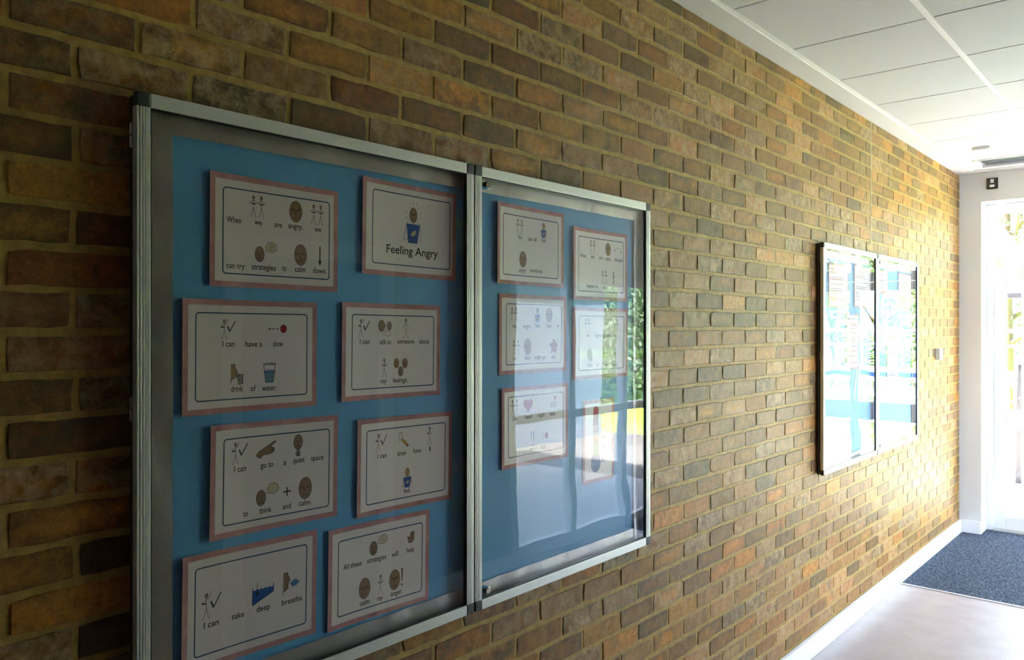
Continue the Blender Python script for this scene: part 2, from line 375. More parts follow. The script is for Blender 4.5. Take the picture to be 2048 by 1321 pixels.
# ------------------------------------------------------------------ far wall with glazed entrance
XF = 7.57                                     # face of the door frame
wf = B(XE, XE+.32, -.16, .1, 0, H); box(wf, XE, XE+.32, YR+.0601, -.16, 2.70, H); box(wf, XE, XE+.32, YR-.22, YR+.06, 0, 2.70)
struct('wall_far', wf, M_WALL)
d1 = bpy.data.objects.new('door_1', None); COL.objects.link(d1); d1['kind'] = 'structure'; d1.location = (XF, -.16, 0)
yl = [-.16, -1.11, -2.06, -3.0]
def loc(bm): bmesh.ops.translate(bm, verts=bm.verts, vec=(-XF, .16, 0)); return bm
bm = bmesh.new()
box(bm, XF, XF+.07, -.21, -.16, 0, 2.70, bev=.003); box(bm, XF, XF+.07, -2.10, -2.05, 0, 2.70, bev=.003)
box(bm, XF, XF+.07, -2.05, -.21, 2.62, 2.70, bev=.003); box(bm, XF, XF+.07, -2.05, -.21, 2.095, 2.18, bev=.003)
box(bm, XF, XF+.07, -1.0, -.96, 2.18, 2.62, bev=.003)
obj('frame', loc(bm), M_GLOSSW, d1)
obj('threshold', loc(B(XF-.02, XF+.10, -2.05, -.21, .0031, .02, bev=.003)), M_ALU, d1)
for a, b in ((-.21, -.96), (-1.0, -2.05)): obj('transom_pane', loc(B(XF+.03, XF+.036, b, a, 2.18, 2.62)), M_GLASS, d1)
def leaf(y0, y1, name, hand, s=.085, s2=.085):
    bm = bmesh.new(); xa, xb = XF+.006, XF+.056
    box(bm, xa, xb, y0-s, y0, .022, 2.09, bev=.004); box(bm, xa, xb, y1, y1+s2, .022, 2.09, bev=.004)
    for z0, z1 in ((.022, .13), (.843, 1.004), (2.012, 2.09)): box(bm, xa, xb, y1+s2, y0-s, z0, z1, bev=.004)
    lf = obj(name, loc(bm), M_GLOSSW, d1)
    for z0, z1 in ((.13, .843), (1.004, 2.012)): obj('pane', loc(B(XF+.028, XF+.034, y1+s2, y0-s, z0, z1)), M_GLASS, lf)
    if hand:
        yh = y1+.03; bm = bmesh.new(); cyl(bm, (XF-.05, yh, .85), (XF-.05, yh, 1.35), .011, 14)
        for z in (.88, 1.32): cyl(bm, (XF-.05, yh, z), (XF+.008, yh, z), .008, 10)
        obj('pull_handle', loc(bm), M_CHROME, lf)
leaf(-.213, -.975, 'door_leaf', 1, .085, .05); leaf(-.979, -2.047, 'side_light', 0, .03, .06)
t = thing('door_contact', 'small black wall device with two white rectangles above the glazed door', 'switch', (XE, -.239, ZC+1.148))
obj('plate', B(-.016, 0, -.040, .040, -.045, .045, bev=.006), M_BLACK, t)
Mw = mat('white_button', (.8, .8, .8), .4)
obj('button', B(-.019, -.014, -.012, .012, .004, .034, bev=.002), Mw, t); obj('button', B(-.019, -.014, -.017, .017, -.030, -.010, bev=.002), Mw, t)
t = thing('light_switch', 'small white square switch on brick wall right of far noticeboard', 'switch', (6.63, 0, 1.48))
obj('back_box', B(-.042, .042, -.026, -.001, -.042, .042, bev=.003), M_GLOSSW, t)
obj('face_plate', B(-.044, .044, -.034, -.026, -.044, .044, bev=.003), M_GLOSSW, t)
obj('rocker', B(-.010, .010, -.038, -.034, -.014, .014, bev=.002), M_GLOSSW, t)
# ------------------------------------------------------------------ the rest of the corridor (seen in the reflections)
wr = B(XB, 4.13, YR-.22, YR, 0, H)
def m_wallbrick(n, l, b):
    c = n.new('ShaderNodeNewGeometry'); mp = n.new('ShaderNodeMapping'); mp.inputs['Rotation'].default_value = (math.pi/2, 0, 0); l.new(c.outputs['Position'], mp.inputs[0])
    t = n.new('ShaderNodeTexBrick'); l.new(mp.outputs[0], t.inputs[0]); t.inputs['Scale'].default_value = 1; t.inputs['Brick Width'].default_value = .22; t.inputs['Row Height'].default_value = .075; t.inputs['Mortar Size'].default_value = .005
    t.inputs['Color1'].default_value = (.20, .12, .05, 1); t.inputs['Color2'].default_value = (.11, .065, .035, 1); t.inputs['Mortar'].default_value = (.3, .2, .09, 1); l.new(t.outputs[0], b.inputs['Base Color'])
struct('wall_right', wr, mat('stock_brick_opposite', rough=.7, build=m_wallbrick))
struct('wall_rear', B(XB-.1, XB, YR, 0, 0, H), mat('slate_blue_paint', (.10, .14, .2), .6))
bm = B(XB, X0, 0, .1, 0, H); struct('wall_left_rear', bm, bpy.data.materials['stock_brick_opposite'])
struct('baseboard_right', skirt(bmesh.new(), [(XB, YR, 2.0, YR+.02), (3.05, YR, 4.2, YR+.02)]), M_GLOSSW)
ww = B(4.13, XE, YR-.22, YR, 2.08, H); box(ww, 4.131, 4.2, YR-.22, YR, 0, 2.08); box(ww, 7.25, XE, YR-.22, YR, 0, 2.08); struct('wall_right_glazed', ww, M_WALL)
w1 = bpy.data.objects.new('window_1', None); COL.objects.link(w1); w1['kind'] = 'structure'
bm = bmesh.new(); ya, yb = YR-.14, YR-.07
xm = [4.2, 4.95, 5.70, 6.45, 7.25]
for x in xm: box(bm, x-.035 if x != 4.2 else x, x+.035 if x != 7.25 else x, ya, yb, 0, 2.08, bev=.003)
for a, b_ in zip(xm, xm[1:]):
    for z0, z1 in ((0, .10), (.98, 1.04), (2.02, 2.08)): box(bm, a+.035, b_-.035, ya+.005, yb-.005, z0, z1, bev=.003)
obj('frame', bm, M_GLOSSW, w1)
for a, b_ in zip(xm, xm[1:]):
    for z0, z1 in ((.10, .98), (1.04, 2.02)): obj('pane', B(a+.035, b_-.035, YR-.108, YR-.102, z0, z1), M_GLASS, w1)
bm = bmesh.new(); box(bm, 2.0, 2.1, YR, YR+.03, 0, 2.15, bev=.003); box(bm, 2.95, 3.05, YR, YR+.03, 0, 2.15, bev=.003); box(bm, 2.1, 2.95, YR, YR+.03, 2.05, 2.15, bev=.003)
d2 = obj('door_2', bm, M_GLOSSW, None, 'structure')
obj('door_leaf', B(2.1, 2.95, YR, YR+.018, .01, 2.05), mat('mid_blue_laminate', (.06, .16, .30), .4), d2)
obj('door_handle', cyl(cyl(bmesh.new(), (2.2, YR+.018, 1.0), (2.2, YR+.06, 1.0), .01, 12), (2.2, YR+.06, 1.0), (2.32, YR+.06, 1.0), .01, 12), M_CHROME, d2)
# ------------------------------------------------------------------ glazed noticeboards (local: x along wall, z up, -y into the room)
def crumple(bm, x0, x1, z0, z1, y, amp, seed, step=.012, sc_=9):
    nx, nz = max(2, int((x1-x0)/step)), max(2, int((z1-z0)/step)); g = []
    for j in range(nz+1):
        row = []
        for i in range(nx+1):
            x, z = x0+(x1-x0)*i/nx, z0+(z1-z0)*j/nz
            a = noise.noise(Vector((x*sc_+seed, z*sc_, seed))); b = abs(noise.noise(Vector((x*sc_*1.7, z*sc_*.8+seed, seed*2))))
            row.append(bm.verts.new((x, y-amp*(.5+.7*a+.9*(1-b)*.5), z)))
        g.append(row)
    for j in range(nz):
        for i in range(nx): bm.faces.new((g[j][i], g[j][i+1], g[j+1][i+1], g[j+1][i]))
    return bm
def noticeboard(x0, zb, label, seed, dark=False, blue=None):
    W, Hh = 1.806, 1.212; t = thing('noticeboard', label, 'noticeboard', (x0, -.004, zb), group='glazed noticeboards on the brick wall')
    bm = bmesh.new(); box(bm, .004, W-.004, -.003, 0, .004, Hh-.004)
    for a in ((.004, .012, .004, Hh-.004), (W-.012, W-.004, .004, Hh-.004), (.012, W-.012, .004, .012), (.012, W-.012, Hh-.012, Hh-.004)): box(bm, a[0], a[1], -.020, -.003, a[2], a[3])
    box(bm, W/2-.008, W/2+.008, -.018, -.003, .012, Hh-.012)
    obj('case', bm, M_CASE, t)
    bx0, bx1, bz0, bz1 = blue
    obj('backing_paper', crumple(bmesh.new(), bx0, bx1, bz0, bz1, -.0042, .0008, seed, .03, 4), M_BLUE, t, smooth=True)
    for k, a in enumerate(((.013, bx0+.004, .013, Hh-.013), (bx1-.004, W-.013, .013, Hh-.013), (bx0, bx1, bz1-.004, Hh-.013), (bx0, bx1, .013, bz0+.004))):
        obj('border_strip', crumple(bmesh.new(), *a, -.0055, .0062, seed+k*3.1), M_FOIL, t, smooth=True)
    for s in (0, 1):
        ax, bx = (0, W/2-.0025) if s == 0 else (W/2+.0025, W); w = .027
        bm = bmesh.new()
        for a in ((ax, ax+w, w, Hh-w), (bx-w, bx, w, Hh-w)):
            box(bm, a[0], a[1], -.034, -.021, a[2], a[3])
            for q in (.0, .006, .0115): box(bm, a[0]+q+.0008, a[0]+q+.0048, -.0362, -.034, a[2], a[3], bev=.0006)
            box(bm, a[0]+.0165, a[0]+w-.0006, -.0365, -.034, a[2], a[3], bev=.0006)
        for a in ((0, w), (Hh-w, Hh)): box(bm, ax+w, bx-w, -.0365, -.021, a[0], a[1], bev=.0012)
        fr = obj('glazed_door', bm, M_ALU, t)
        for xa in (ax, bx-w):
            for za in (0, Hh-w): obj('corner_cap', B(xa, xa+w, -.0375, -.0205, za, za+w, bev=.003), M_CAP, fr)
        bm = bmesh.new()
        for a in ((ax+w, ax+w+.003, w, Hh-w), (bx-w-.003, bx-w, w, Hh-w)): box(bm, a[0], a[1], -.033, -.025, a[2], a[3])
        for a in ((w, w+.003), (Hh-w-.003, Hh-w)): box(bm, ax+w+.003, bx-w-.003, -.033, -.025, a[0], a[1])
        obj('gasket', bm, M_BLACK, fr)
        obj('pane', B(ax+w+.003, bx-w-.003, -.0305, -.0285, w+.003, Hh-w-.003), M_ACRYL, fr)
        if s == 1:
            for z in (Hh-w-.022, w+.022):
                bm = cyl(bmesh.new(), (ax+w+.020, -.024, z), (ax+w+.020, -.041, z), .0105, 24); cyl(bm, (ax+w+.020, -.041, z), (ax+w+.020, -.0425, z), .0105, 24, .0085)
                lk = obj('cam_lock', bm, M_CHROME, fr)
                # key face is the front of the barrel
            hx = bx+.0025
        else: hx = -.0025
        for z in (.10, .62, 1.13) if s == 0 else (.10, .62, 1.13):
            bm = bmesh.new()
            for q in range(2): cyl(bm, (hx, -.021, z-.022+q*.024), (hx, -.021, z+.0-.001+q*.024), .0032, 10)
            obj('hinge', bm, M_BRASS, fr)
    bm = B(W/2-.055, W/2+.05, -.030, -.001, Hh+.0005, Hh+.0018); box(bm, W/2-.012, W/2+.004, -.012, -.009, Hh+.0018, Hh+.012)
    obj('keeper_plate', bm, M_CASE, t)
    obj('keeper_tab', B(W/2-.012, W/2+.002, -.0145, -.0125, Hh+.0018, Hh+.011), mat('cream_label', (.6, .52, .42), .6), t)
    return t
# ------------------------------------------------------------------ printed sheets
class Ink2:
    """flat print in sheet millimetres; each mark sits on its own thin layer"""
    def __init__(s): s.v, s.f, s.m, s.z = [], [], [], .45
    def poly(s, pts, c):
        o = len(s.v); s.v += [(x, y, s.z) for x, y in pts]; s.f.append(tuple(range(o, o+len(pts)))); s.m.append(INKN.index(c)); s.z += .012
    def quads(s, pts, c):
        for q in pts: o = len(s.v); s.v += [(x, y, s.z) for x, y in q]; s.f.append(tuple(range(o, o+4))); s.m.append(INKN.index(c))
        s.z += .012
    def line(s, pts, w, c='k'):
        Q = []; w *= 1.25
        for (x0, y0), (x1, y1) in zip(pts, pts[1:]):
            d = math.hypot(x1-x0, y1-y0) or 1; e = w*.3; ux, uy = (x1-x0)/d, (y1-y0)/d; px, py = -uy*w/2, ux*w/2
            x0 -= ux*e; y0 -= uy*e; x1 += ux*e; y1 += uy*e
            Q.append(((x0+px, y0+py), (x0-px, y0-py), (x1-px, y1-py), (x1+px, y1+py)))
        s.quads(Q, c)
    def ell(s, x, y, rx, ry, c, w=.9, oc='k', n=28, fill=True):
        P = [(x+rx*math.cos(2*math.pi*i/n), y+ry*math.sin(2*math.pi*i/n)) for i in range(n)]
        if fill: s.poly(P, c)
        if w: s.line(P+[P[0]], w, oc)
    def arc(s, x, y, rx, ry, a0, a1, w, c='k', n=12): s.line([(x+rx*math.cos(math.radians(a0+(a1-a0)*i/n)), y+ry*math.sin(math.radians(a0+(a1-a0)*i/n))) for i in range(n+1)], w, c)
    def rrect(s, x0, x1, y0, y1, r, w, c):
        P = []
        for cx, cy, a in ((x1-r, y1-r, 0), (x0+r, y1-r, 90), (x0+r, y0+r, 180), (x1-r, y0+r, 270)):
            P += [(cx+r*math.cos(math.radians(a+15*i)), cy+r*math.sin(math.radians(a+15*i))) for i in range(7)]
        P.append(P[0]); Q = []
        for a, b in zip(P, P[1:]):      # long runs are cut up so the print follows the curl of the paper
            k = max(1, int(math.hypot(b[0]-a[0], b[1]-a[1])/8)); Q += [(a[0]+(b[0]-a[0])*i/k, a[1]+(b[1]-a[1])*i/k) for i in range(k)]
        s.line(Q+[P[0]], w, c)
def stick(I, x, y, h, arms='hips', w=.75):
    t = h/2; r = h*.075
    I.ell(x, y+t-r*1.2, r*.85, r*1.2, 'grey', .7); n = y+t-r*2.4; hip = y-h*.06
    I.line([(x, n), (x, hip)], w); I.line([(x-h*.17, y-t), (x-h*.12, y-t+1), (x, hip), (x+h*.12, y-t), (x+h*.17, y-t)], w)
    sh = n-h*.05
    if arms == 'hips':
        I.line([(x, sh), (x-h*.19, sh-h*.11), (x-.5, sh-h*.17)], w); I.line([(x, sh), (x+h*.19, sh-h*.11), (x+.5, sh-h*.17)], w); I.line([(x-h*.10, sh-h*.16), (x+h*.10, sh-h*.16)], 1.7)
    elif arms == 'down':
        I.line([(x, sh), (x-h*.14, sh-h*.12), (x-h*.15, sh-h*.3)], w); I.line([(x, sh), (x+h*.14, sh-h*.12), (x+h*.15, sh-h*.3)], w)
    elif arms == 'self': 
        I.line([(x, sh), (x-h*.19, sh-h*.11), (x-.5, sh-h*.15)], w); I.line([(x-h*.15, sh-h*.14), (x, sh-h*.16)], 1.9); I.line([(x, sh), (x+h*.13, sh-h*.16), (x+h*.17, sh-h*.26)], w)
    elif arms == 'up':
        I.line([(x, sh), (x-h*.20, sh-h*.14), (x-.5, sh-h*.16)], w); I.line([(x-h*.18, sh-h*.15), (x, sh-h*.17)], 1.9); I.line([(x, sh), (x+h*.14, sh+h*.05), (x+h*.19, sh+h*.28)], w)
def face(I, x, y, h, mood, c='skin', w=1.0):
    rx, ry = h*.34, h*.5; I.ell(x, y, rx, ry, c, w)
    e = h*.09; ex = rx*.42
    if mood == 'angry':
        I.line([(x-ex*1.6, y+e*1.6), (x-ex*.35, y+e*.3)], 1.5); I.line([(x+ex*1.6, y+e*1.6), (x+ex*.35, y+e*.3)], 1.5)
        I.ell(x-ex, y+e*.3, .9, .7, 'k', 0); I.ell(x+ex, y+e*.3, .9, .7, 'k', 0); I.arc(x, y-h*.36, rx*.35, h*.05, 20, 160, .9)
    elif mood == 'calm':
        for sx in (-1, 1): I.arc(x+sx*ex*1.1, y+e*.4, ex*.55, e*.6, 0, 180, .7); I.arc(x+sx*ex*1.1, y+e*.5, ex*.5, e*.45, 200, 340, .8)
        I.arc(x, y-h*.24, rx*.42, h*.055, 200, 340, .9)
    else:
        I.ell(x-ex, y+e*.5, 1.1, .8, 'k', 0); I.ell(x+ex, y+e*.5, 1.1, .8, 'k', 0); I.arc(x, y-h*.24, rx*.4, h*.06, 190, 350, .9)
        I.line([(x-ex*1.5, y+e*1.5), (x-ex*.5, y+e*1.7)], .7); I.line([(x+ex*.5, y+e*1.7), (x+ex*1.5, y+e*1.5)], .7)
    I.line([(x, y+e*.5), (x-rx*.14, y-h*.12), (x+rx*.16, y-h*.13)], .8)
def cloud(I, x, y, r, lines, c='cream'):
    P = []
    for i in range(7*5):
        a = 2*math.pi*i/35; k = 1+.13*abs(math.sin(a*3.5)); P.append((x+r*1.12*k*math.cos(a), y+r*.92*k*math.sin(a)))
    I.poly(P, c); I.line(P+[P[0]], .8)
    if lines:
        for d in (-.4, 0, .4): I.line([(x-r*.5, y+d*r), (x+r*.5, y+d*r)], .6)
    I.ell(x-r*1.25, y-r*.75, r*.16, r*.16, c, .5, n=10)
def torso(I, x, y, h, w=.8, skin='skin2'):
    """seated figure in a blue top with a hand on the chest; h spans head to waist"""
    t = y+h/2; hr = h*.21
    I.ell(x, t-hr, hr*.62, hr, skin, .9); I.line([(x, t-2*hr), (x, t-2*hr-h*.05)], 1)
    b0 = t-2*hr-h*.05; b1 = y-h/2; s = h*.25
    I.poly([(x-s, b0), (x-s*.72, b1), (x+s*.62, b1), (x+s, b0)], 'blue'); I.line([(x-s, b0), (x-s*.72, b1), (x+s*.62, b1), (x+s, b0), (x-s, b0)], .7, 'navy')
    I.line([(x-s, b0), (x-s*1.45, b1+h*.05), (x+s*.1, b1+h*.22)], w); I.line([(x+s, b0), (x+s*1.2, b1+h*.03)], w)
    P = [(x+s*(.05+.4*math.cos(a)*(1+.15*math.sin(5*a))), b1+h*.27+h*.075*math.sin(a)+s*.35*math.cos(a)*.6) for a in [i*math.pi/8 for i in range(16)]]
    I.poly(P, 'cream' if skin == 'skin2' else skin); I.line(P+[P[0]], .5)
def sym(I, kind, x, y, h):
    if kind == 'pair': stick(I, x-h*.21, y, h); stick(I, x+h*.21, y, h)
    elif kind in ('angry', 'calm'): face(I, x, y, h, kind)
    elif kind in ('think', 'think_lines'): face(I, x, y, h*1.0, 'smile'); cloud(I, x+h*.88, y+h*.52, h*.34, kind == 'think_lines')
    elif kind == 'arrow': I.line([(x, y+h/2), (x, y-h/2+10)], 2.6); I.poly([(x-4.8, y-h/2+13), (x, y-h/2), (x+4.8, y-h/2+13), (x, y-h/2+10.5)], 'k')
    elif kind == 'feel': torso(I, x, y, h)
    elif kind == 'feel_rays':
        torso(I, x, y, h); fy = y+h/2-h*.21
        face(I, x, fy, h*.42, 'angry', 'skin', .8)
        for a in range(-40, 221, 26): I.line([(x+h*.24*math.cos(math.radians(a)), fy+h*.31*math.sin(math.radians(a))), (x+h*.31*math.cos(math.radians(a)), fy+h*.385*math.sin(math.radians(a)))], .8)
    elif kind == 'ican':
        stick(I, x, y, h*.93, 'up'); X = x+h*.17; I.line([(X+1, y+h*.12), (X+h*.12, y-h*.10)], 2.6, 'tick'); I.line([(X+h*.12, y-h*.11), (X+h*.42, y+h*.38)], 1.7, 'tick')
    elif kind in ('me', 'me1', 'man', 'body'):
        stick(I, x, y, h, dict(me='hips', me1='self', man='down', body='down')[kind])
        if kind == 'body': I.ell(x, y+h*.12, h*.055, h*.2, 'grey', .6); I.line([(x-.9, y), (x-1.2, y-h*.45)], 1.8, 'grey'); I.line([(x+.9, y), (x+1.2, y-h*.45)], 1.8, 'grey')
    elif kind == 'slow':
        I.ell(x, y, h*.44, h*.5, 'red', .8)
        for i in range(3): I.line([(x-h*2.15+i*h*.55, y), (x-h*1.85+i*h*.55, y)], 1.9-.3*i)
    elif kind == 'fast':
        I.ell(x, y, h*.44, h*.5, 'heart', .7)
        for d in (-.4, 0, .4): I.line([(x-h*1.5, y+d*h), (x-h*.6, y+d*h)], .7)
    elif kind == 'drink':
        P = [(x-.33*h, y+.48*h), (x-.12*h, y+.49*h), (x-.10*h, y+.32*h), (x+.02*h, y+.14*h), (x-.04*h, y+.06*h), (x-.03*h, y-.06*h), (x-.12*h, y-.16*h), (x-.27*h, y-.2*h), (x-.33*h, y-.38*h)]
        I.poly(P, 'skin2'); I.line(P, .9); I.ell(x-.14*h, y+.28*h, .9, .9, 'k', 0)
        G = [(x-.02*h, y+.0*h), (x+.30*h, y+.02*h), (x+.28*h, y-.42*h), (x+.08*h, y-.46*h)]; I.poly(G, 'grey'); I.line(G+[G[0]], .9); I.ell(x+.02*h, y-.02*h, h*.08, h*.07, 'skin', .7)
    elif kind == 'glass':
        w = h*.33; I.poly([(x-w*.9, y+h*.08), (x-w*.62, y-h*.46), (x+w*.62, y-h*.46), (x+w*.9, y+h*.08)], 'water'); I.ell(x, y+h*.08, w*.9, h*.06, 'puff', .7)
        I.line([(x-w, y+h*.45), (x-w*.65, y-h*.46), (x+w*.65, y-h*.46), (x+w, y+h*.45)], 1.1); I.ell(x, y+h*.45, w, h*.045, 'pale', .9)
    elif kind == 'talk':
        I.ell(x-h*.22, y+h*.12, h*.23, h*.33, 'skin', 1); I.poly([(x-.02*h, y+.2*h), (x+.09*h, y+.08*h), (x-.01*h, y+.03*h)], 'skin'); I.line([(x-.01*h, y+.22*h), (x+.09*h, y+.08*h), (x-.01*h, y+.03*h)], .8)
        face(I, x+h*.36, y+h*.12, h*.52, 'smile', 'grey', .8); I.ell(x+h*.2, y-h*.33, h*.25, h*.15, 'white', .8); I.line([(x+.05*h, y+.0*h), (x+.09*h, y-.2*h)], .7)
    elif kind == 'trio': face(I, x-h*.3, y+h*.22, h*.5, 'smile', 'skin2', .8); face(I, x+h*.3, y+h*.2, h*.5, 'calm', 'skin', .8); face(I, x, y-h*.22, h*.5, 'smile', 'grey', .8)
    elif kind == 'point':
        P = [(x-26, y-10), (x-20, y-2), (x-8, y+4), (x+18, y+18), (x+22, y+17), (x+8, y+6), (x+17, y+4), (x+18, y-2), (x+12, y-7), (x+2, y-9), (x-8, y-9), (x-16, y-16)]
        I.poly(P, 'skin'); I.line(P+[P[0]], 1.0)
        for d in (0, 4, 8): I.arc(x+10-d*.3, y+3-d, 6, 2.2, -70, 70, .8)
    elif kind == 'hand':
        P = [(x-8, y-12), (x-9, y-3), (x-12, y+3), (x-9, y+4), (x-4, y+1), (x-1, y+13), (x+2, y+13), (x+3, y+15), (x+6, y+14), (x+9, y+15), (x+11, y+12), (x+10, y+4), (x+11, y-4), (x+5, y-12)]
        I.poly(P, 'skin'); I.line(P+[P[0]], .9)
        for d in (0, 3.6, 7.2): I.line([(x+1+d, y+1), (x+2+d, y+12)], .6)
    elif kind == 'quiet':
        face(I, x, y+h*.14, h*.70, 'smile', 'skin', 1); P = [(x-4.5, y-h*.5), (x-5, y-h*.3), (x-1.5, y-h*.24), (x-1, y-h*.02), (x+1, y-h*.02), (x+1.5, y-h*.24), (x+5, y-h*.3), (x+4.5, y-h*.5)]
        I.poly(P, 'grey'); I.line(P+[P[0]], .9); [I.line([(x+d, y-h*.33), (x+d, y-h*.48)], .9) for d in (-2.5, 0, 2.5)]
    elif kind == 'plus': I.line([(x-h*.46, y), (x+h*.46, y)], 2.4); I.line([(x, y-h*.46), (x, y+h*.46)], 2.4)
    elif kind == 'pencil':
        I.line([(x-11, y+h*.45), (x-2, y+h*.42), (x-4, y+h*.30), (x+1, y+h*.12), (x-3, y+h*.05)], .9); I.line([(x-11, y+h*.45), (x-12, y+h*.2), (x-8, y-h*.05), (x-13, y-h*.2)], .8)
        a = (x-4, y+h*.04); b = (x+18, y-h*.42); dx, dy = b[0]-a[0], b[1]-a[1]; L = math.hypot(dx, dy); u = (dx/L, dy/L); p = (-u[1]*2.9, u[0]*2.9); m = (a[0]+u[0]*6, a[1]+u[1]*6); e = (b[0]-u[0]*4, b[1]-u[1]*4)
        I.poly([a, (m[0]+p[0], m[1]+p[1]), (m[0]-p[0], m[1]-p[1])], 'cream'); I.poly([(m[0]+p[0], m[1]+p[1]), (m[0]-p[0], m[1]-p[1]), (e[0]-p[0], e[1]-p[1]), (e[0]+p[0], e[1]+p[1])], 'orange')
        I.poly([(e[0]+p[0], e[1]+p[1]), (e[0]-p[0], e[1]-p[1]), (b[0]-p[0], b[1]-p[1]), (b[0]+p[0], b[1]+p[1])], 'red'); I.line([a, (m[0]+p[0], m[1]+p[1]), (b[0]+p[0], b[1]+p[1]), (b[0]-p[0], b[1]-p[1]), (m[0]-p[0], m[1]-p[1]), a], .8)
    elif kind == 'pool':
        w = 25; top = [(x-w+i*w/5, y+10-(abs(math.sin(i*math.pi/2))*2.6)) for i in range(11)]
        P = [(x-w, y-h*.5+2)]+[(x-w, y+10)]+top+[(x+w, y+10), (x+w, y-2)]; I.poly(P[::-1], 'blue'); I.line([(x-w, y+15), (x-w, y-h*.5+2), (x+w, y-2), (x+w, y+17)], 1.2, 'k'); I.line(top, 1, 'navy')
        I.line([(x-w*.55, y+h*.5), (x-w*.55, y+2)], 1.1); I.poly([(x-w*.55-4, y+4), (x-w*.55, y-6), (x-w*.55+4, y+4)], 'k')
    elif kind == 'breath':
        P = [(x-8, y+h*.45), (x+3, y+h*.47), (x+4, y+h*.34), (x+9, y+h*.12), (x+5, y+h*.06), (x+6, y-h*.02), (x+3, y-h*.1), (x+5, y-h*.18), (x-1, y-h*.28), (x-7, y-h*.3), (x-8, y-h*.48)]
        I.poly(P, 'skin'); I.line(P, 1); I.ell(x+2, y+h*.25, .9, .9, 'k', 0)
        for a, b, r in ((16, 1, 5.5), (22, 4, 5), (24, -2, 5), (18, -4, 4.5), (29, 1, 3.5)): I.ell(x+a, y+b-2, r, r*.8, 'puff', .35, 'water', n=14)
        I.arc(x+21, y-1, 8, 4, 150, 400, .5, 'blue')
    elif kind in ('excl', 'excl2'):
        for d in ((0,) if kind == 'excl' else (-5, 5)): I.poly([(x+d-2.3, y+h*.5), (x+d-1, y-h*.22), (x+d+1, y-h*.22), (x+d+2.3, y+h*.5)], 'k'); I.ell(x+d, y-h*.4, 2.4, 2.6, 'k', 0, n=14)
    elif kind == 'arc':
        I.arc(x, y-h*.2, 17, h*.55, 15, 165, .8); I.poly([(x-20, y+1), (x-14, y+3), (x-17, y-6)], 'k'); I.poly([(x+20, y-4), (x+13, y-2), (x+18, y-11)], 'k')
    elif kind == 'splat':
        P = [(x+h*.42*(1+.28*math.sin(5*a)+.16*math.sin(11*a+1))*math.cos(a)*.85, y+h*.42*(1+.28*math.sin(5*a)+.16*math.sin(11*a+1))*math.sin(a)) for a in [2*math.pi*i/44 for i in range(44)]]
        I.poly(P, 'red'); I.line(P+[P[0]], .5)
    elif kind == 'fist':
        P = [(x-13, y-h*.3), (x-14, y+h*.15), (x-6, y+h*.45), (x+6, y+h*.42), (x+12, y+h*.1), (x+14, y-h*.48), (x-4, y-h*.45)]; I.poly(P, 'grey'); I.line(P+[P[0]], .9)
        for d in (0, 8, 16): I.arc(x-8, y+h*.28-d, 6, 3, 90, 280, .8)
    elif kind in ('heart',):
        P = [(x+h*.031*16*math.sin(a)**3, y+h*.03*(13*math.cos(a)-5*math.cos(2*a)-2*math.cos(3*a)-math.cos(4*a))+h*.03*2) for a in [2*math.pi*i/40 for i in range(40)]]; I.poly(P[::-1], 'heart'); I.line(P+[P[0]], .7)
    elif kind == 'pulse':
        I.line([(x-18, y-6), (x-13, y-6), (x-10, y+4), (x-7, y-13), (x-4, y-4), (x-1, y+4), (x+2, y-13), (x+5, y-4), (x+8, y+6), (x+11, y-12), (x+14, y-6), (x+19, y-6)], .9); I.ell(x+10, y+h*.36, 5.5, h*.15, 'red', .5)
    elif kind == 'thermo':
        t = y+h/2; w = 15; ys_ = [t-6, t-58, t-84, t-112, t-162]; cs = ['heart', 'orange', 'yellow', 'green']
        I.poly([(x-w, t-8)]+[(x+w*math.cos(math.radians(180-18*i)), t-8+12*math.sin(math.radians(180-18*i))) for i in range(11)]+[(x+w, t-8)][::-1], 'heart')
        for (a, b), c in zip(zip(ys_, ys_[1:]), cs): I.poly([(x-w, b), (x+w, b), (x+w, a), (x-w, a)], c)
        I.ell(x, y-h/2+31, 28, 31, 'puff', .5, 'water')
        for i, d in enumerate((t-26, t-64, t-100, t-132, t-178)): I.ell(x+38, d, 5, 6.5, 'pale', .7); I.line([(x+46, d), (x+58, d)], 1.4, 'grey'); I.line([(x+46, d-5), (x+55, d-5)], 1, 'grey')
FONT_CACHE = {}
def glyphs(txt):
    if txt not in FONT_CACHE:
        cu = bpy.data.curves.new('t', 'FONT'); cu.body = txt; cu.size = 1; cu.resolution_u = 3; cu.offset = .012; o = bpy.data.objects.new('t', cu); COL.objects.link(o)
        me = bpy.data.meshes.new_from_object(o.evaluated_get(bpy.context.evaluated_depsgraph_get()))
        V = [(v.co.x, v.co.y) for v in me.vertices]; Fs = [tuple(p.vertices) for p in me.polygons]
        bpy.data.objects.remove(o); bpy.data.curves.remove(cu); bpy.data.meshes.remove(me)
        x0 = min(v[0] for v in V); x1 = max(v[0] for v in V); FONT_CACHE[txt] = ([(x-x0, y) for x, y in V], Fs, x1-x0)
    return FONT_CACHE[txt]
def bend(u, v, z, L, Rr, hw):                 # sheet millimetres -> local metres with curled side edges
    k = L*max(0, -u/hw)**2.5+Rr*max(0, u/hw)**2.5
    return (u/1000, -(k+z/1000), v/1000)
def flat_mesh(name, V, Fs, Mi, L, Rr, hw, mats):
    me = bpy.data.meshes.new(name); me.from_pydata([bend(u, v, z, L, Rr, hw) for u, v, z in V], [], Fs); me.polygons.foreach_set('material_index', Mi)
    for m in mats: me.materials.append(m)
    return me
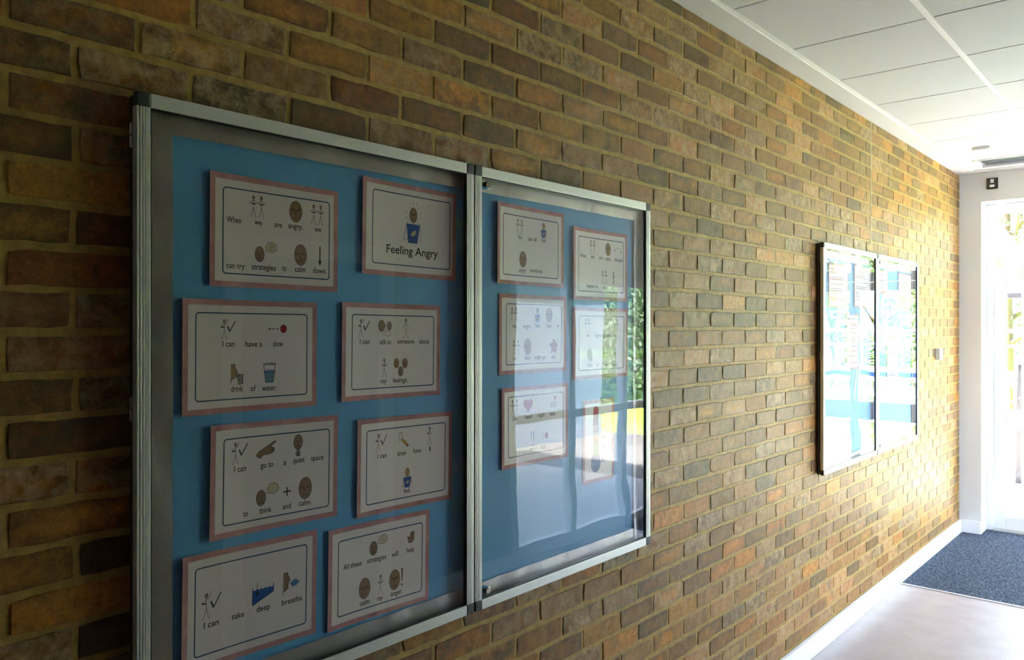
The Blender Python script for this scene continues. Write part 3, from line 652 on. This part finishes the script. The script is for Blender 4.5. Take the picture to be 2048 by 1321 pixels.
def slab(name, hw, hh, z, th, m, parent, L, Rr, full, ns=36):
    V, Fs = [], []; 
    for s in (0, 1):
        for j in (0, .5, 1):
            for i in range(ns+1): V.append((-hw+2*hw*i/ns, -hh+2*hh*j, z+(th if s else 0)))
    n = ns+1; o = 3*n
    for j in (0, 1):
        for i in range(ns):
            a = j*n+i; Fs.append((a+o, a+1+o, a+1+n+o, a+n+o)); Fs.append((a, a+n, a+n+1, a+1))
    for i in range(ns): Fs.append((i, i+1, i+1+o, i+o)); Fs.append((2*n+i, 2*n+i+o, 2*n+i+1+o, 2*n+i+1))
    for j in (0, 1):
        for c in (0, ns): a = j*n+c; Fs.append((a, a+o, a+n+o, a+n))
    return obj(name, flat_mesh(name, V, Fs, [0]*len(Fs), L, Rr, full, [m]), None, parent)
def sheet(x, z, ang, w, h, label, frame, texts, syms, L, Rr, cat='notice', y=-.0090, group='pink bordered notices in the near noticeboard', tsize=13.5):
    root = thing('pinned_notice', label, cat, (x, y, z), (0, -math.radians(ang), 0), group)
    hw, hh = w/2, h/2
    slab('pink_backing', hw, hh, 0, .2, M_PINK, root, L, Rr, hw)
    wp = slab('white_sheet', hw-12, hh-12, .25, .15, M_PAPER, root, L, Rr, hw)
    if frame:
        I = Ink2(); I.rrect(frame[0], frame[1], frame[2], frame[3], 7, 2.1, 'navy'); obj('printed_border', flat_mesh('printed_border', I.v, I.f, I.m, L, Rr, hw, M_INK), None, wp)
    for s in syms:
        I = Ink2(); sym(I, *s); obj('pictogram', flat_mesh('pictogram', I.v, I.f, I.m, L, Rr, hw, M_INK), None, wp)
    if texts:
        for tx, tx0, ty, tw in texts:
            P, G, gw = glyphs(tx); s = tw/gw if gw else 1; sy = 30 if tw > 150 else 17.5
            obj('caption', flat_mesh('caption', [(tx0+px*s, ty+py*sy, .47) for px, py in P], G, [0]*len(G), L, Rr, hw, [M_INK[0]]), None, wp)
    return root
BL = noticeboard(.651, ZC-.775, 'large silver framed glazed noticeboard nearest the camera, left on brick wall', 1.7, blue=(.077, 1.742, .060, 1.152))
SHEETS = [
('S1',0.9673,1.8875,-0.4,(-129, 135, -89, 88),
 [('When', -121, 17, 34), ('we', -56, 18, 18), ('are', -8, 18, 19), ('angry,', 27, 19, 37), ('we', 95, 18, 18), ('can try', -121, -78, 43), ('strategies', -62, -77, 58), ('to', 12, -76, 11), ('calm', 44, -76, 28), ('down.', 92, -76, 36)],
 [('pair', -49, 57, 45), ('angry', 46, 57, 46), ('pair', 102, 56, 45), ('think_lines', -43, -44, 32), ('calm', 59, -38, 46), ('arrow', 110, -38, 44)]),
('S2',1.3524,1.9308,-0.8,(-126, 137, -88, 90),
 [('Feeling Angry', -80, -60, 174)],
 [('feel_rays', 8, 16, 90)]),
('S3',0.9091,1.6276,-0.3,(-130, 133, -89, 89),
 [('I can', -71, 20, 28), ('have a', -19, 19, 40), ('slow', 47, 19, 25), ('drink', -51, -74, 28), ('of', -6, -75, 12), ('water.', 21, -76, 36)],
 [('ican', -67, 56, 42), ('slow', 73, 57, 17), ('drink', -37, -39, 45), ('glass', 39, -38, 43)]),
('S4',1.2930,1.6285,-0.6,(-128, 136, -90, 88),
 [('I can', -104, 18, 30), ('talk to', -43, 17, 37), ('someone', 15, 18, 56), ('about', 87, 18, 34), ('my', -38, -79, 19), ('feelings.', 1, -79, 48)],
 [('ican', -101, 56, 45), ('talk', -27, 57, 42), ('man', 42, 57, 48), ('me', -27, -41, 45), ('trio', 26, -41, 47)]),
('S5',0.9669,1.3692,-0.8,(-128, 135, -91, 86),
 [('I can', -104, 16, 29), ('go to', -41, 17, 31), ('a', 15, 17, 7), ('quiet', 39, 18, 30), ('space', 86, 18, 34), ('to', -81, -80, 11), ('think', -43, -80, 30), ('and', 14, -80, 21), ('calm.', 55, -79, 33)],
 [('ican', -101, 55, 48), ('point', -26, 54, 37), ('quiet', 52, 57, 47), ('think', -39, -47, 33), ('plus', 25, -42, 19), ('calm', 72, -41, 48)]),
('S6',1.3373,1.3482,-0.7,(-129, 134, -90, 88),
 [('I can', -94, 18, 29), ('draw', -30, 17, 29), ('how', 24, 18, 26), ('I', 78, 18, 4), ('feel.', -8, -79, 23)],
 [('ican', -92, 56, 46), ('pencil', -13, 57, 41), ('me1', 79, 58, 46), ('feel', 4, -41, 48)]),
('S7',0.9084,1.1145,-0.9,(-131, 132, -88, 88),
 [('I can', -111, -35, 33), ('take', -49, -34, 29), ('deep', 9, -33, 32), ('breaths.', 70, -34, 54)],
 [('ican', -106, 9, 55), ('pool', 24, 5, 48), ('breath', 81, 11, 51)]),
('S8',1.2544,1.1007,-0.9,(-129, 135, -89, 86),
 [('All these', -114, 17, 55), ('strategies', -42, 17, 59), ('will', 35, 17, 20), ('help', 83, 18, 25), ('calm', -63, -80, 30), ('my', -10, -81, 18), ('anger.', 33, -80, 38)],
 [('think_lines', -23, 50, 33), ('hand', 97, 54, 31), ('calm', -49, -41, 49), ('me', 0, -43, 48), ('angry', 45, -41, 49), ('excl', 69, -40, 45)]),
('R1',1.8291,1.9277,-0.4,(-131, 131, -89, 86),
 [('We', -61, 18, 19), ('can all', -14, 18, 41), ('feel', 50, 19, 20), ('angry', -55, -78, 33), ('sometimes.', -4, -76, 62)],
 [('pair', -52, 54, 44), ('feel', 60, 55, 45), ('angry', -37, -40, 46)]),
('R2',2.1911,1.8922,0.0,(-128, 136, -88, 88),
 [('When', -120, 21, 37), ('we', -55, 21, 20), ('are', -6, 21, 21), ('angry,', 29, 20, 34), ('changes', 83, 20, 48), ('happen to', -80, -75, 67), ('our', 14, -76, 20), ('body.', 60, -76, 34)],
 [('pair', -45, 58, 46), ('angry', 46, 57, 43), ('arc', 104, 57, 27), ('pair', 24, -38, 45), ('body', 78, -38, 44)]),
('R3',1.8431,1.6668,-0.1,(-127, 133, -89, 88),
 [('We', -100, 17, 19), ('might', -51, 17, 36), ('feel', 7, 19, 23), ('hot', 63, 19, 21), ('or', 112, 19, 11), ('our', -96, -76, 19), ('face', -43, -76, 27), ('might go', 3, -76, 54), ('red.', 84, -77, 21)],
 [('pair', -92, 56, 43), ('feel', 17, 57, 44), ('calm', 73, 58, 45), ('pair', -83, -39, 42), ('calm', -29, -38, 46), ('splat', 96, -39, 43)]),
('R4',2.1957,1.6345,-0.1,(-127, 134, -88, 89),
 [('We', -86, 19, 19), ('might tighten', -38, 19, 90), ('our', 76, 19, 20), ('fists', -76, -78, 24), ('or', -25, -79, 12), ('our', 17, -80, 21), ('body.', 66, -81, 31)],
 [('pair', -79, 58, 44), ('pair', 87, 58, 42), ('fist', -65, -38, 42), ('pair', 26, -40, 44), ('body', 82, -42, 47)]),
('R5',1.8516,1.3946,0.0,(-129, 134, -86, 89),
 [('Our', -109, 20, 21), ('heart', -50, 20, 35), ('might', 9, 20, 34), ('beat', 68, 20, 27), ('very', -30, -78, 25), ('fast.', 24, -77, 25)],
 [('pair', -99, 57, 47), ('heart', -35, 59, 45), ('pulse', 84, 57, 47), ('excl2', -16, -41, 47), ('fast', 52, -39, 18)]),
('R6',2.1811,1.3105,-0.5,None,
 [],
 [('thermo', -16, 3, 214)]),

]
LAB = dict(S1='notice "When we are angry, we can try strategies to calm down", top left', S2='title notice "Feeling Angry" with angry figure in blue top',
 S3='notice "I can have a slow drink of water" with glass of water', S4='notice "I can talk to someone about my feelings" with talking heads',
 S5='notice "I can go to a quiet space to think and calm" with pointing hand', S6='notice "I can draw how I feel" with orange pencil',
 S7='notice "I can take deep breaths" with blue pool picture, bottom left', S8='notice "All these strategies will help calm my anger", bottom of left door',
 R1='notice "We can all feel angry sometimes" behind the right door, top', R2='notice about changes happening to our body, top right corner of the near board',
 R3='notice "We might feel hot or our face might go red" with red splat', R4='notice "We might tighten our fists or our body" behind right door',
 R5='notice "Our heart might beat very fast" with red heart', R6='narrow notice with rainbow thermometer, lower right of the near board')
CURL = dict(S1=(.006, .001), S2=(.007, .002), S3=(.008, .001), S4=(.006, .003), S5=(.008, .001), S6=(.006, .002), S7=(.008, .001), S8=(.006, .002),
 R1=(.010, .002), R2=(.008, .003), R3=(.003, .002), R4=(.003, .003), R5=(.006, .002), R6=(.002, .001))
for k, x, z, a, fr, tx, sy in SHEETS:
    w, h = (180, 273) if k == 'R6' else (318, 234)
    sheet(x, z, a, w, h, LAB[k], fr, tx, sy, *CURL[k])
# far board
BR = noticeboard(4.16, ZC-.775, 'far silver framed glazed noticeboard full of bright reflections, beyond the near one', 5.3, blue=(.06, 1.745, .05, 1.14))
def lines_sheet(x, z, w, h, label, seed):
    r = random.Random(seed); I = []
    root = thing('pinned_notice', label, 'notice', (x, -.0090, z), (0, math.radians(r.uniform(-.8, .8)), 0), 'notices in the far noticeboard')
    slab('pink_backing', w/2, h/2, 0, .2, M_PINK, root, .004, .002, w/2); wp = slab('white_sheet', w/2-9, h/2-9, .25, .15, M_PAPER, root, .004, .002, w/2)
    J = Ink2(); y = h/2-30
    while y > -h/2+22:
        x0 = -w/2+22; J.line([(x0, y), (x0+(w-44)*r.uniform(.55, 1), y)], 3.2, r.choice(['grey', 'grey', 'navy2', 'heart'])); y -= r.choice([11, 11, 18, 26])
    obj('printed_lines', flat_mesh('printed_lines', J.v, J.f, J.m, .004, .002, w/2, M_INK), None, wp)
lines_sheet(4.47, 1.912, 312, 240, 'wide pink bordered notice at top left of the far noticeboard', 1)
lines_sheet(4.88, 1.92, 312, 243, 'wide notice under glass, second from left in far board top row', 2)
lines_sheet(4.70, 1.603, 215, 318, 'tall pink bordered notice below the top row, left door of far board', 3)
lines_sheet(5.27, 1.97, 190, 145, 'small notice just right of the middle frame of far board', 4)
lines_sheet(5.75, 1.925, 311, 234, 'wide notice at top right of the far noticeboard', 5)
lines_sheet(5.47, 1.49, 250, 305, 'tall notice below the top row, right door of far board', 6)
# ------------------------------------------------------------------ outside the glazed door
def m_grass(n, l, b):
    t = tex(n, l, 'Noise', 'Pos', 30, Detail=5); r = ramp(n, l, t.outputs[0], [(.3, (.05, .12, .02)), (.7, (.13, .26, .05))]); l.new(r.outputs[0], b.inputs['Base Color']); bump(n, l, b, t.outputs[0], 1, .03)
M_WP0 = mat('white_upvc', (.75, .76, .77), .4)
M_GRASS = mat('lawn', rough=.9, build=m_grass)
def m_pave(n, l, b):
    t = tex(n, l, 'Noise', 'Pos', 14, Detail=5); r = ramp(n, l, t.outputs[0], [(.3, (.55, .53, .49)), (.7, (.66, .64, .60))]); l.new(r.outputs[0], b.inputs['Base Color'])
M_PAVE = mat('pale_concrete', rough=.85, build=m_pave)
pv = bpy.data.objects.new('ground_paving', None); COL.objects.link(pv); pv['kind'] = 'structure'
obj('paving_bed', B(7.70, 12.0, -7, 4, -.14, -.045), mat('paving_joint_sand', (.35, .32, .27), .9), pv)
for i in range(7):
    for j in range(18):
        -7+.61*j < -2.2 or obj('paving_slab', B(7.705+.61*i, 7.705+.61*i+.60, -7+.61*j, -7+.61*j+.60, -.06, -.015+rnd.uniform(-.002, .002), bev=.004), M_PAVE, pv)

M_LIME = mat('sunny_short_grass', rough=.9, build=lambda n, l, b: l.new(ramp(n, l, tex(n, l, 'Noise', 'Pos', 25, Detail=4).outputs[0], [(.3, (.22, .42, .03)), (.7, (.34, .56, .06))]).outputs[0], b.inputs['Base Color']))
struct('ground_lawn_corner', B(10.9, 12.0, -7, -4.75, -.04, -.02), M_LIME); struct('ground_lawn', B(12.0, 45, -30, 30, -.2, -.03), M_LIME); struct('ground_side_path', B(-8, 7.70, -9, YR-.22, -.14, -.02), mat('grey_tarmac', (.34, .34, .34), .85)); struct('ground_side_lawn', B(10.9, 12.0, -30, -7.001, -.2, -.03), M_LIME)
nb = thing('school_block', 'low slate blue clad building across the side lawn, seen in reflections', 'building', (8.6, -5.8, -.02))
M_CLAD = mat('slate_blue_cladding', (.07, .10, .15), .6)
obj('wall', B(-9, 1.9, -2, 0, 0, 2.5), M_CLAD, nb); obj('roof', B(-9.3, 2.2, -2.3, .35, 2.5, 2.66, bev=.01), mat('pale_fascia', (.6, .62, .64), .5), nb)
for x in (-7, -4.2, -1.4):
    fr = obj('window', box(box(box(box(B(x-.8, x+.8, .001, .05, .9, .97), x-.8, x+.8, .001, .05, 2.2, 2.27), x-.8, x-.73, .001, .05, .97, 2.2), x+.73, x+.8, .001, .05, .97, 2.2), x-.03, x+.03, .001, .05, .97, 2.2), M_WP0, nb)
    obj('pane', B(x-.73, x+.73, .001, .02, .97, 2.2), mat('dark_window_glass', (.03, .04, .05), .1), fr)
M_WP = mat('white_painted_metal', (.82, .82, .82), .4)
f = thing('garden_fence', 'white railed fence with blue band and grey pickets beyond the door', 'fence', (13, 0, 0))
for y in (-4.2, -2.6, -1.0, .62, 2.2, 3.8): obj('post', B(-.03, .03, y-.03, y+.03, -.05, 1.66, bev=.004), M_WP, f)
for z0, z1 in ((1.60, 1.65), (1.39, 1.43), (.61, .64), (.20, .24)): obj('rail', B(-.046, -.031, -4.3, 3.9, z0, z1, bev=.003), M_WP, f)
obj('white_board', B(-.052, -.031, -4.3, 3.9, .985, 1.06, bev=.003), M_WP, f); obj('blue_board', B(-.050, -.031, -4.3, 3.9, .915, .985), mat('royal_blue_paint', (.02, .05, .30), .4), f)
obj('white_board', B(-.052, -.031, -4.3, 3.9, .84, .915, bev=.003), M_WP, f)
Mg = mat('weathered_grey_timber', (.22, .2, .2), .8)
for i in range(68): obj('picket', B(-.03, -.012, -4.27+.12*i, -4.18+.12*i, 0, .84), Mg, f)
# clipped hedge across the side lawn
hd = thing('clipped_hedge', 'dark clipped hedge across the lawn, seen only in noticeboard reflections', 'hedge', (15, -8.9, -.03))
bm = bmesh.new(); R_ = random.Random(5); V, Fs = [], []
for _ in range(9000):
    f_ = R_.random(); p = Vector((R_.uniform(-4, 4), R_.uniform(.35, .55), R_.uniform(0, 2.6))) if f_ < .7 else Vector((R_.uniform(-4, 4), R_.uniform(-.5, .5), 2.5+R_.uniform(-.05, .15)))
    u = Vector((R_.gauss(0, 1), R_.gauss(0, 1), R_.gauss(0, 1))).normalized(); w = u.orthogonal().normalized()*.04; u *= .07; o_ = len(V); V += [p-u, p+w, p+u, p-w]; Fs.append((o_, o_+1, o_+2, o_+3))
bm.free(); me = bpy.data.meshes.new('foliage'); me.from_pydata(V, [], Fs); me.materials.append(mat('leaf_hedge', (.03, .08, .03), .6)); obj('foliage', me, None, hd)['kind'] = 'stuff'
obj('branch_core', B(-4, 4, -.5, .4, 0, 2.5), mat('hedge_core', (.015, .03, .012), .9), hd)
struct('ground_tarmac', B(7.70, 10.9, -7, -2.131, -.044, -.018), mat('dark_tarmac', (.12, .12, .12), .9))
# gabled shelter outside
sh = thing('garden_shelter', 'grey timber shelter with steep gabled roof outside the glazed door', 'shelter', (9.5, 1.1, 0))
Ms = mat('lilac_grey_stain', (.07, .07, .095), .6); Mc = mat('cream_board', (.2, .185, .15), .7)
for x in (0, 1.8):
    for y in (-1.27, 1.27): obj('post', B(x-.04, x+.04, y-.045, y+.045, -.02, 2.03, bev=.004), Ms, sh)
    obj('tie_beam', B(x-.04, x+.04, -1.32, 1.32, 2.03, 2.15, bev=.004), Ms, sh)
    bm = bmesh.new(); a = [bm.verts.new((x+d, y, z)) for d in (-.01, .01) for y, z in ((-1.1, 2.15), (1.1, 2.15), (0, 3.75))]
    bm.faces.new(a[:3][::-1]); bm.faces.new(a[3:]); [bm.faces.new((a[i], a[(i+1) % 3], a[3+(i+1) % 3], a[3+i])) for i in range(3)]; obj('gable_board', bm, Mc, sh)
Mr = mat('slate_roof', (.16, .17, .2), .7)
for s in (-1, 1):
    bm = bmesh.new(); a = [bm.verts.new((x, s*(y), z)) for x in (-.12, 1.92) for y, z in ((1.33, 2.0), (0, 3.94), (0, 3.99), (1.36, 2.04))]
    for q in ((0, 1, 2, 3), (7, 6, 5, 4), (0, 4, 5, 1), (3, 2, 6, 7), (0, 3, 7, 4), (1, 5, 6, 2)): bm.faces.new([a[i] for i in q])
    bmesh.ops.recalc_face_normals(bm, faces=bm.faces); obj('roof_slope', bm, Mr, sh)
    bm = bmesh.new(); a = [bm.verts.new((x, s*y, z)) for x in (-.16, -.121) for y, z in ((1.33, 1.98), (0, 3.86), (0, 3.99), (1.36, 2.06))]
    for q in ((0, 1, 2, 3), (7, 6, 5, 4), (0, 4, 5, 1), (3, 2, 6, 7), (0, 3, 7, 4), (1, 5, 6, 2)): bm.faces.new([a[i] for i in q])
    bmesh.ops.recalc_face_normals(bm, faces=bm.faces); obj('barge_board', bm, Ms, sh)
# covered stack
t = thing('covered_trolley', 'tall object under a creased dark grey cover on paving outside the door', 'cover', (10.40, -.40, -.015))
bm = bmesh.new(); n_, m_ = 40, 16; rings = []
for j in range(m_+1):
    z = 1.28*j/m_; r_ = []
    for i in range(n_):
        a = 2*math.pi*i/n_; c_, s_ = math.cos(a), math.sin(a); k = 1/max(abs(c_), abs(s_))**.88
        fl = 1+.05*(1-j/m_)+.035*noise.noise(Vector((c_*3, s_*3, z*1.6)))+.02*math.sin(a*9+z*2)*(1-j/m_)
        r_.append(bm.verts.new((.30*k*c_*fl, .42*k*s_*fl, z-.0*(j == 0)+(.02*noise.noise(Vector((c_*2, s_*2, 7))) if j == m_ else 0))))
    rings.append(r_)
for j in range(m_):
    for i in range(n_): bm.faces.new((rings[j][i], rings[j][(i+1) % n_], rings[j+1][(i+1) % n_], rings[j+1][i]))
bm.faces.new(rings[-1]); bm.faces.new(rings[0][::-1]); obj('cover', bm, mat('dark_grey_tarpaulin', (.010, .009, .012), .6), t, smooth=True)
bm = bmesh.new(); [cyl(bm, (sx*.24, sy*.34, -.0), (sx*.24, sy*.34, .03), .02, 8) for sx in (-1, 1) for sy in (-1, 1)]; obj('foot', bm, M_BLACK, t)
# trees
M_LEAF = [mat('leaf_green', (.05, .13, .02), .6), mat('leaf_light', (.12, .22, .05), .6), mat('leaf_dark', (.02, .065, .02), .6)]; M_BARK = mat('bark', (.09, .06, .04), .9)
def tree(x, y, h, r, label, seed, nl=5200):
    R = random.Random(seed); t = thing('garden_tree', label, 'tree', (x, y, -.03), group='trees behind the garden fence')
    bm = cyl(bmesh.new(), (0, 0, 0), (R.uniform(-.2, .2), 0, h*.6), .13, 10, .07); 
    for _ in range(9):
        a = R.uniform(0, 6.28); z = h*R.uniform(.2, .55); cyl(bm, (0, 0, z), (r*.75*math.cos(a), r*.75*math.sin(a), z+h*R.uniform(.12, .35)), .045, 6, .012)
    obj('trunk', bm, M_BARK, t)
    cl = [(Vector((R.gauss(0, r*.45), R.gauss(0, r*.45), h*R.uniform(.16, .95))), r*R.uniform(.22, .42)) for _ in range(26)]
    V, Fs, Mi = [], [], []
    for _ in range(nl):
        c, q = R.choice(cl); d = Vector((R.gauss(0, 1), R.gauss(0, 1), R.gauss(0, 1))).normalized()*q*R.uniform(.6, 1.05); p = c+d; s = R.uniform(.03, .06)
        u = Vector((R.gauss(0, 1), R.gauss(0, 1), R.gauss(0, 1))).normalized(); w = u.orthogonal().normalized()*s*.5; u *= s; o = len(V)
        V += [p-u, p+w, p+u, p-w]; Fs.append((o, o+1, o+2, o+3)); Mi.append(R.choice([0, 0, 1, 1, 2]))
    me = bpy.data.meshes.new('foliage'); me.from_pydata(V, [], Fs); me.polygons.foreach_set('material_index', Mi); [me.materials.append(m) for m in M_LEAF]
    o = obj('foliage', me, None, t); o['kind'] = 'stuff'
tree(15.6, 1.0, 6.2, 2.1, 'green tree behind the white fence, seen through the door leaf', 3, 14000)
tree(16.9, -3.4, 5.4, 1.7, 'broad green tree reflected in far noticeboard, right of the door', 4, 7000)
tree(19.5, 4.6, 7.0, 2.4, 'tall green tree at far left behind the shelter', 5)
tree(22, -6.2, 8.0, 2.4, 'tall green tree rising behind the slate blue building', 6)
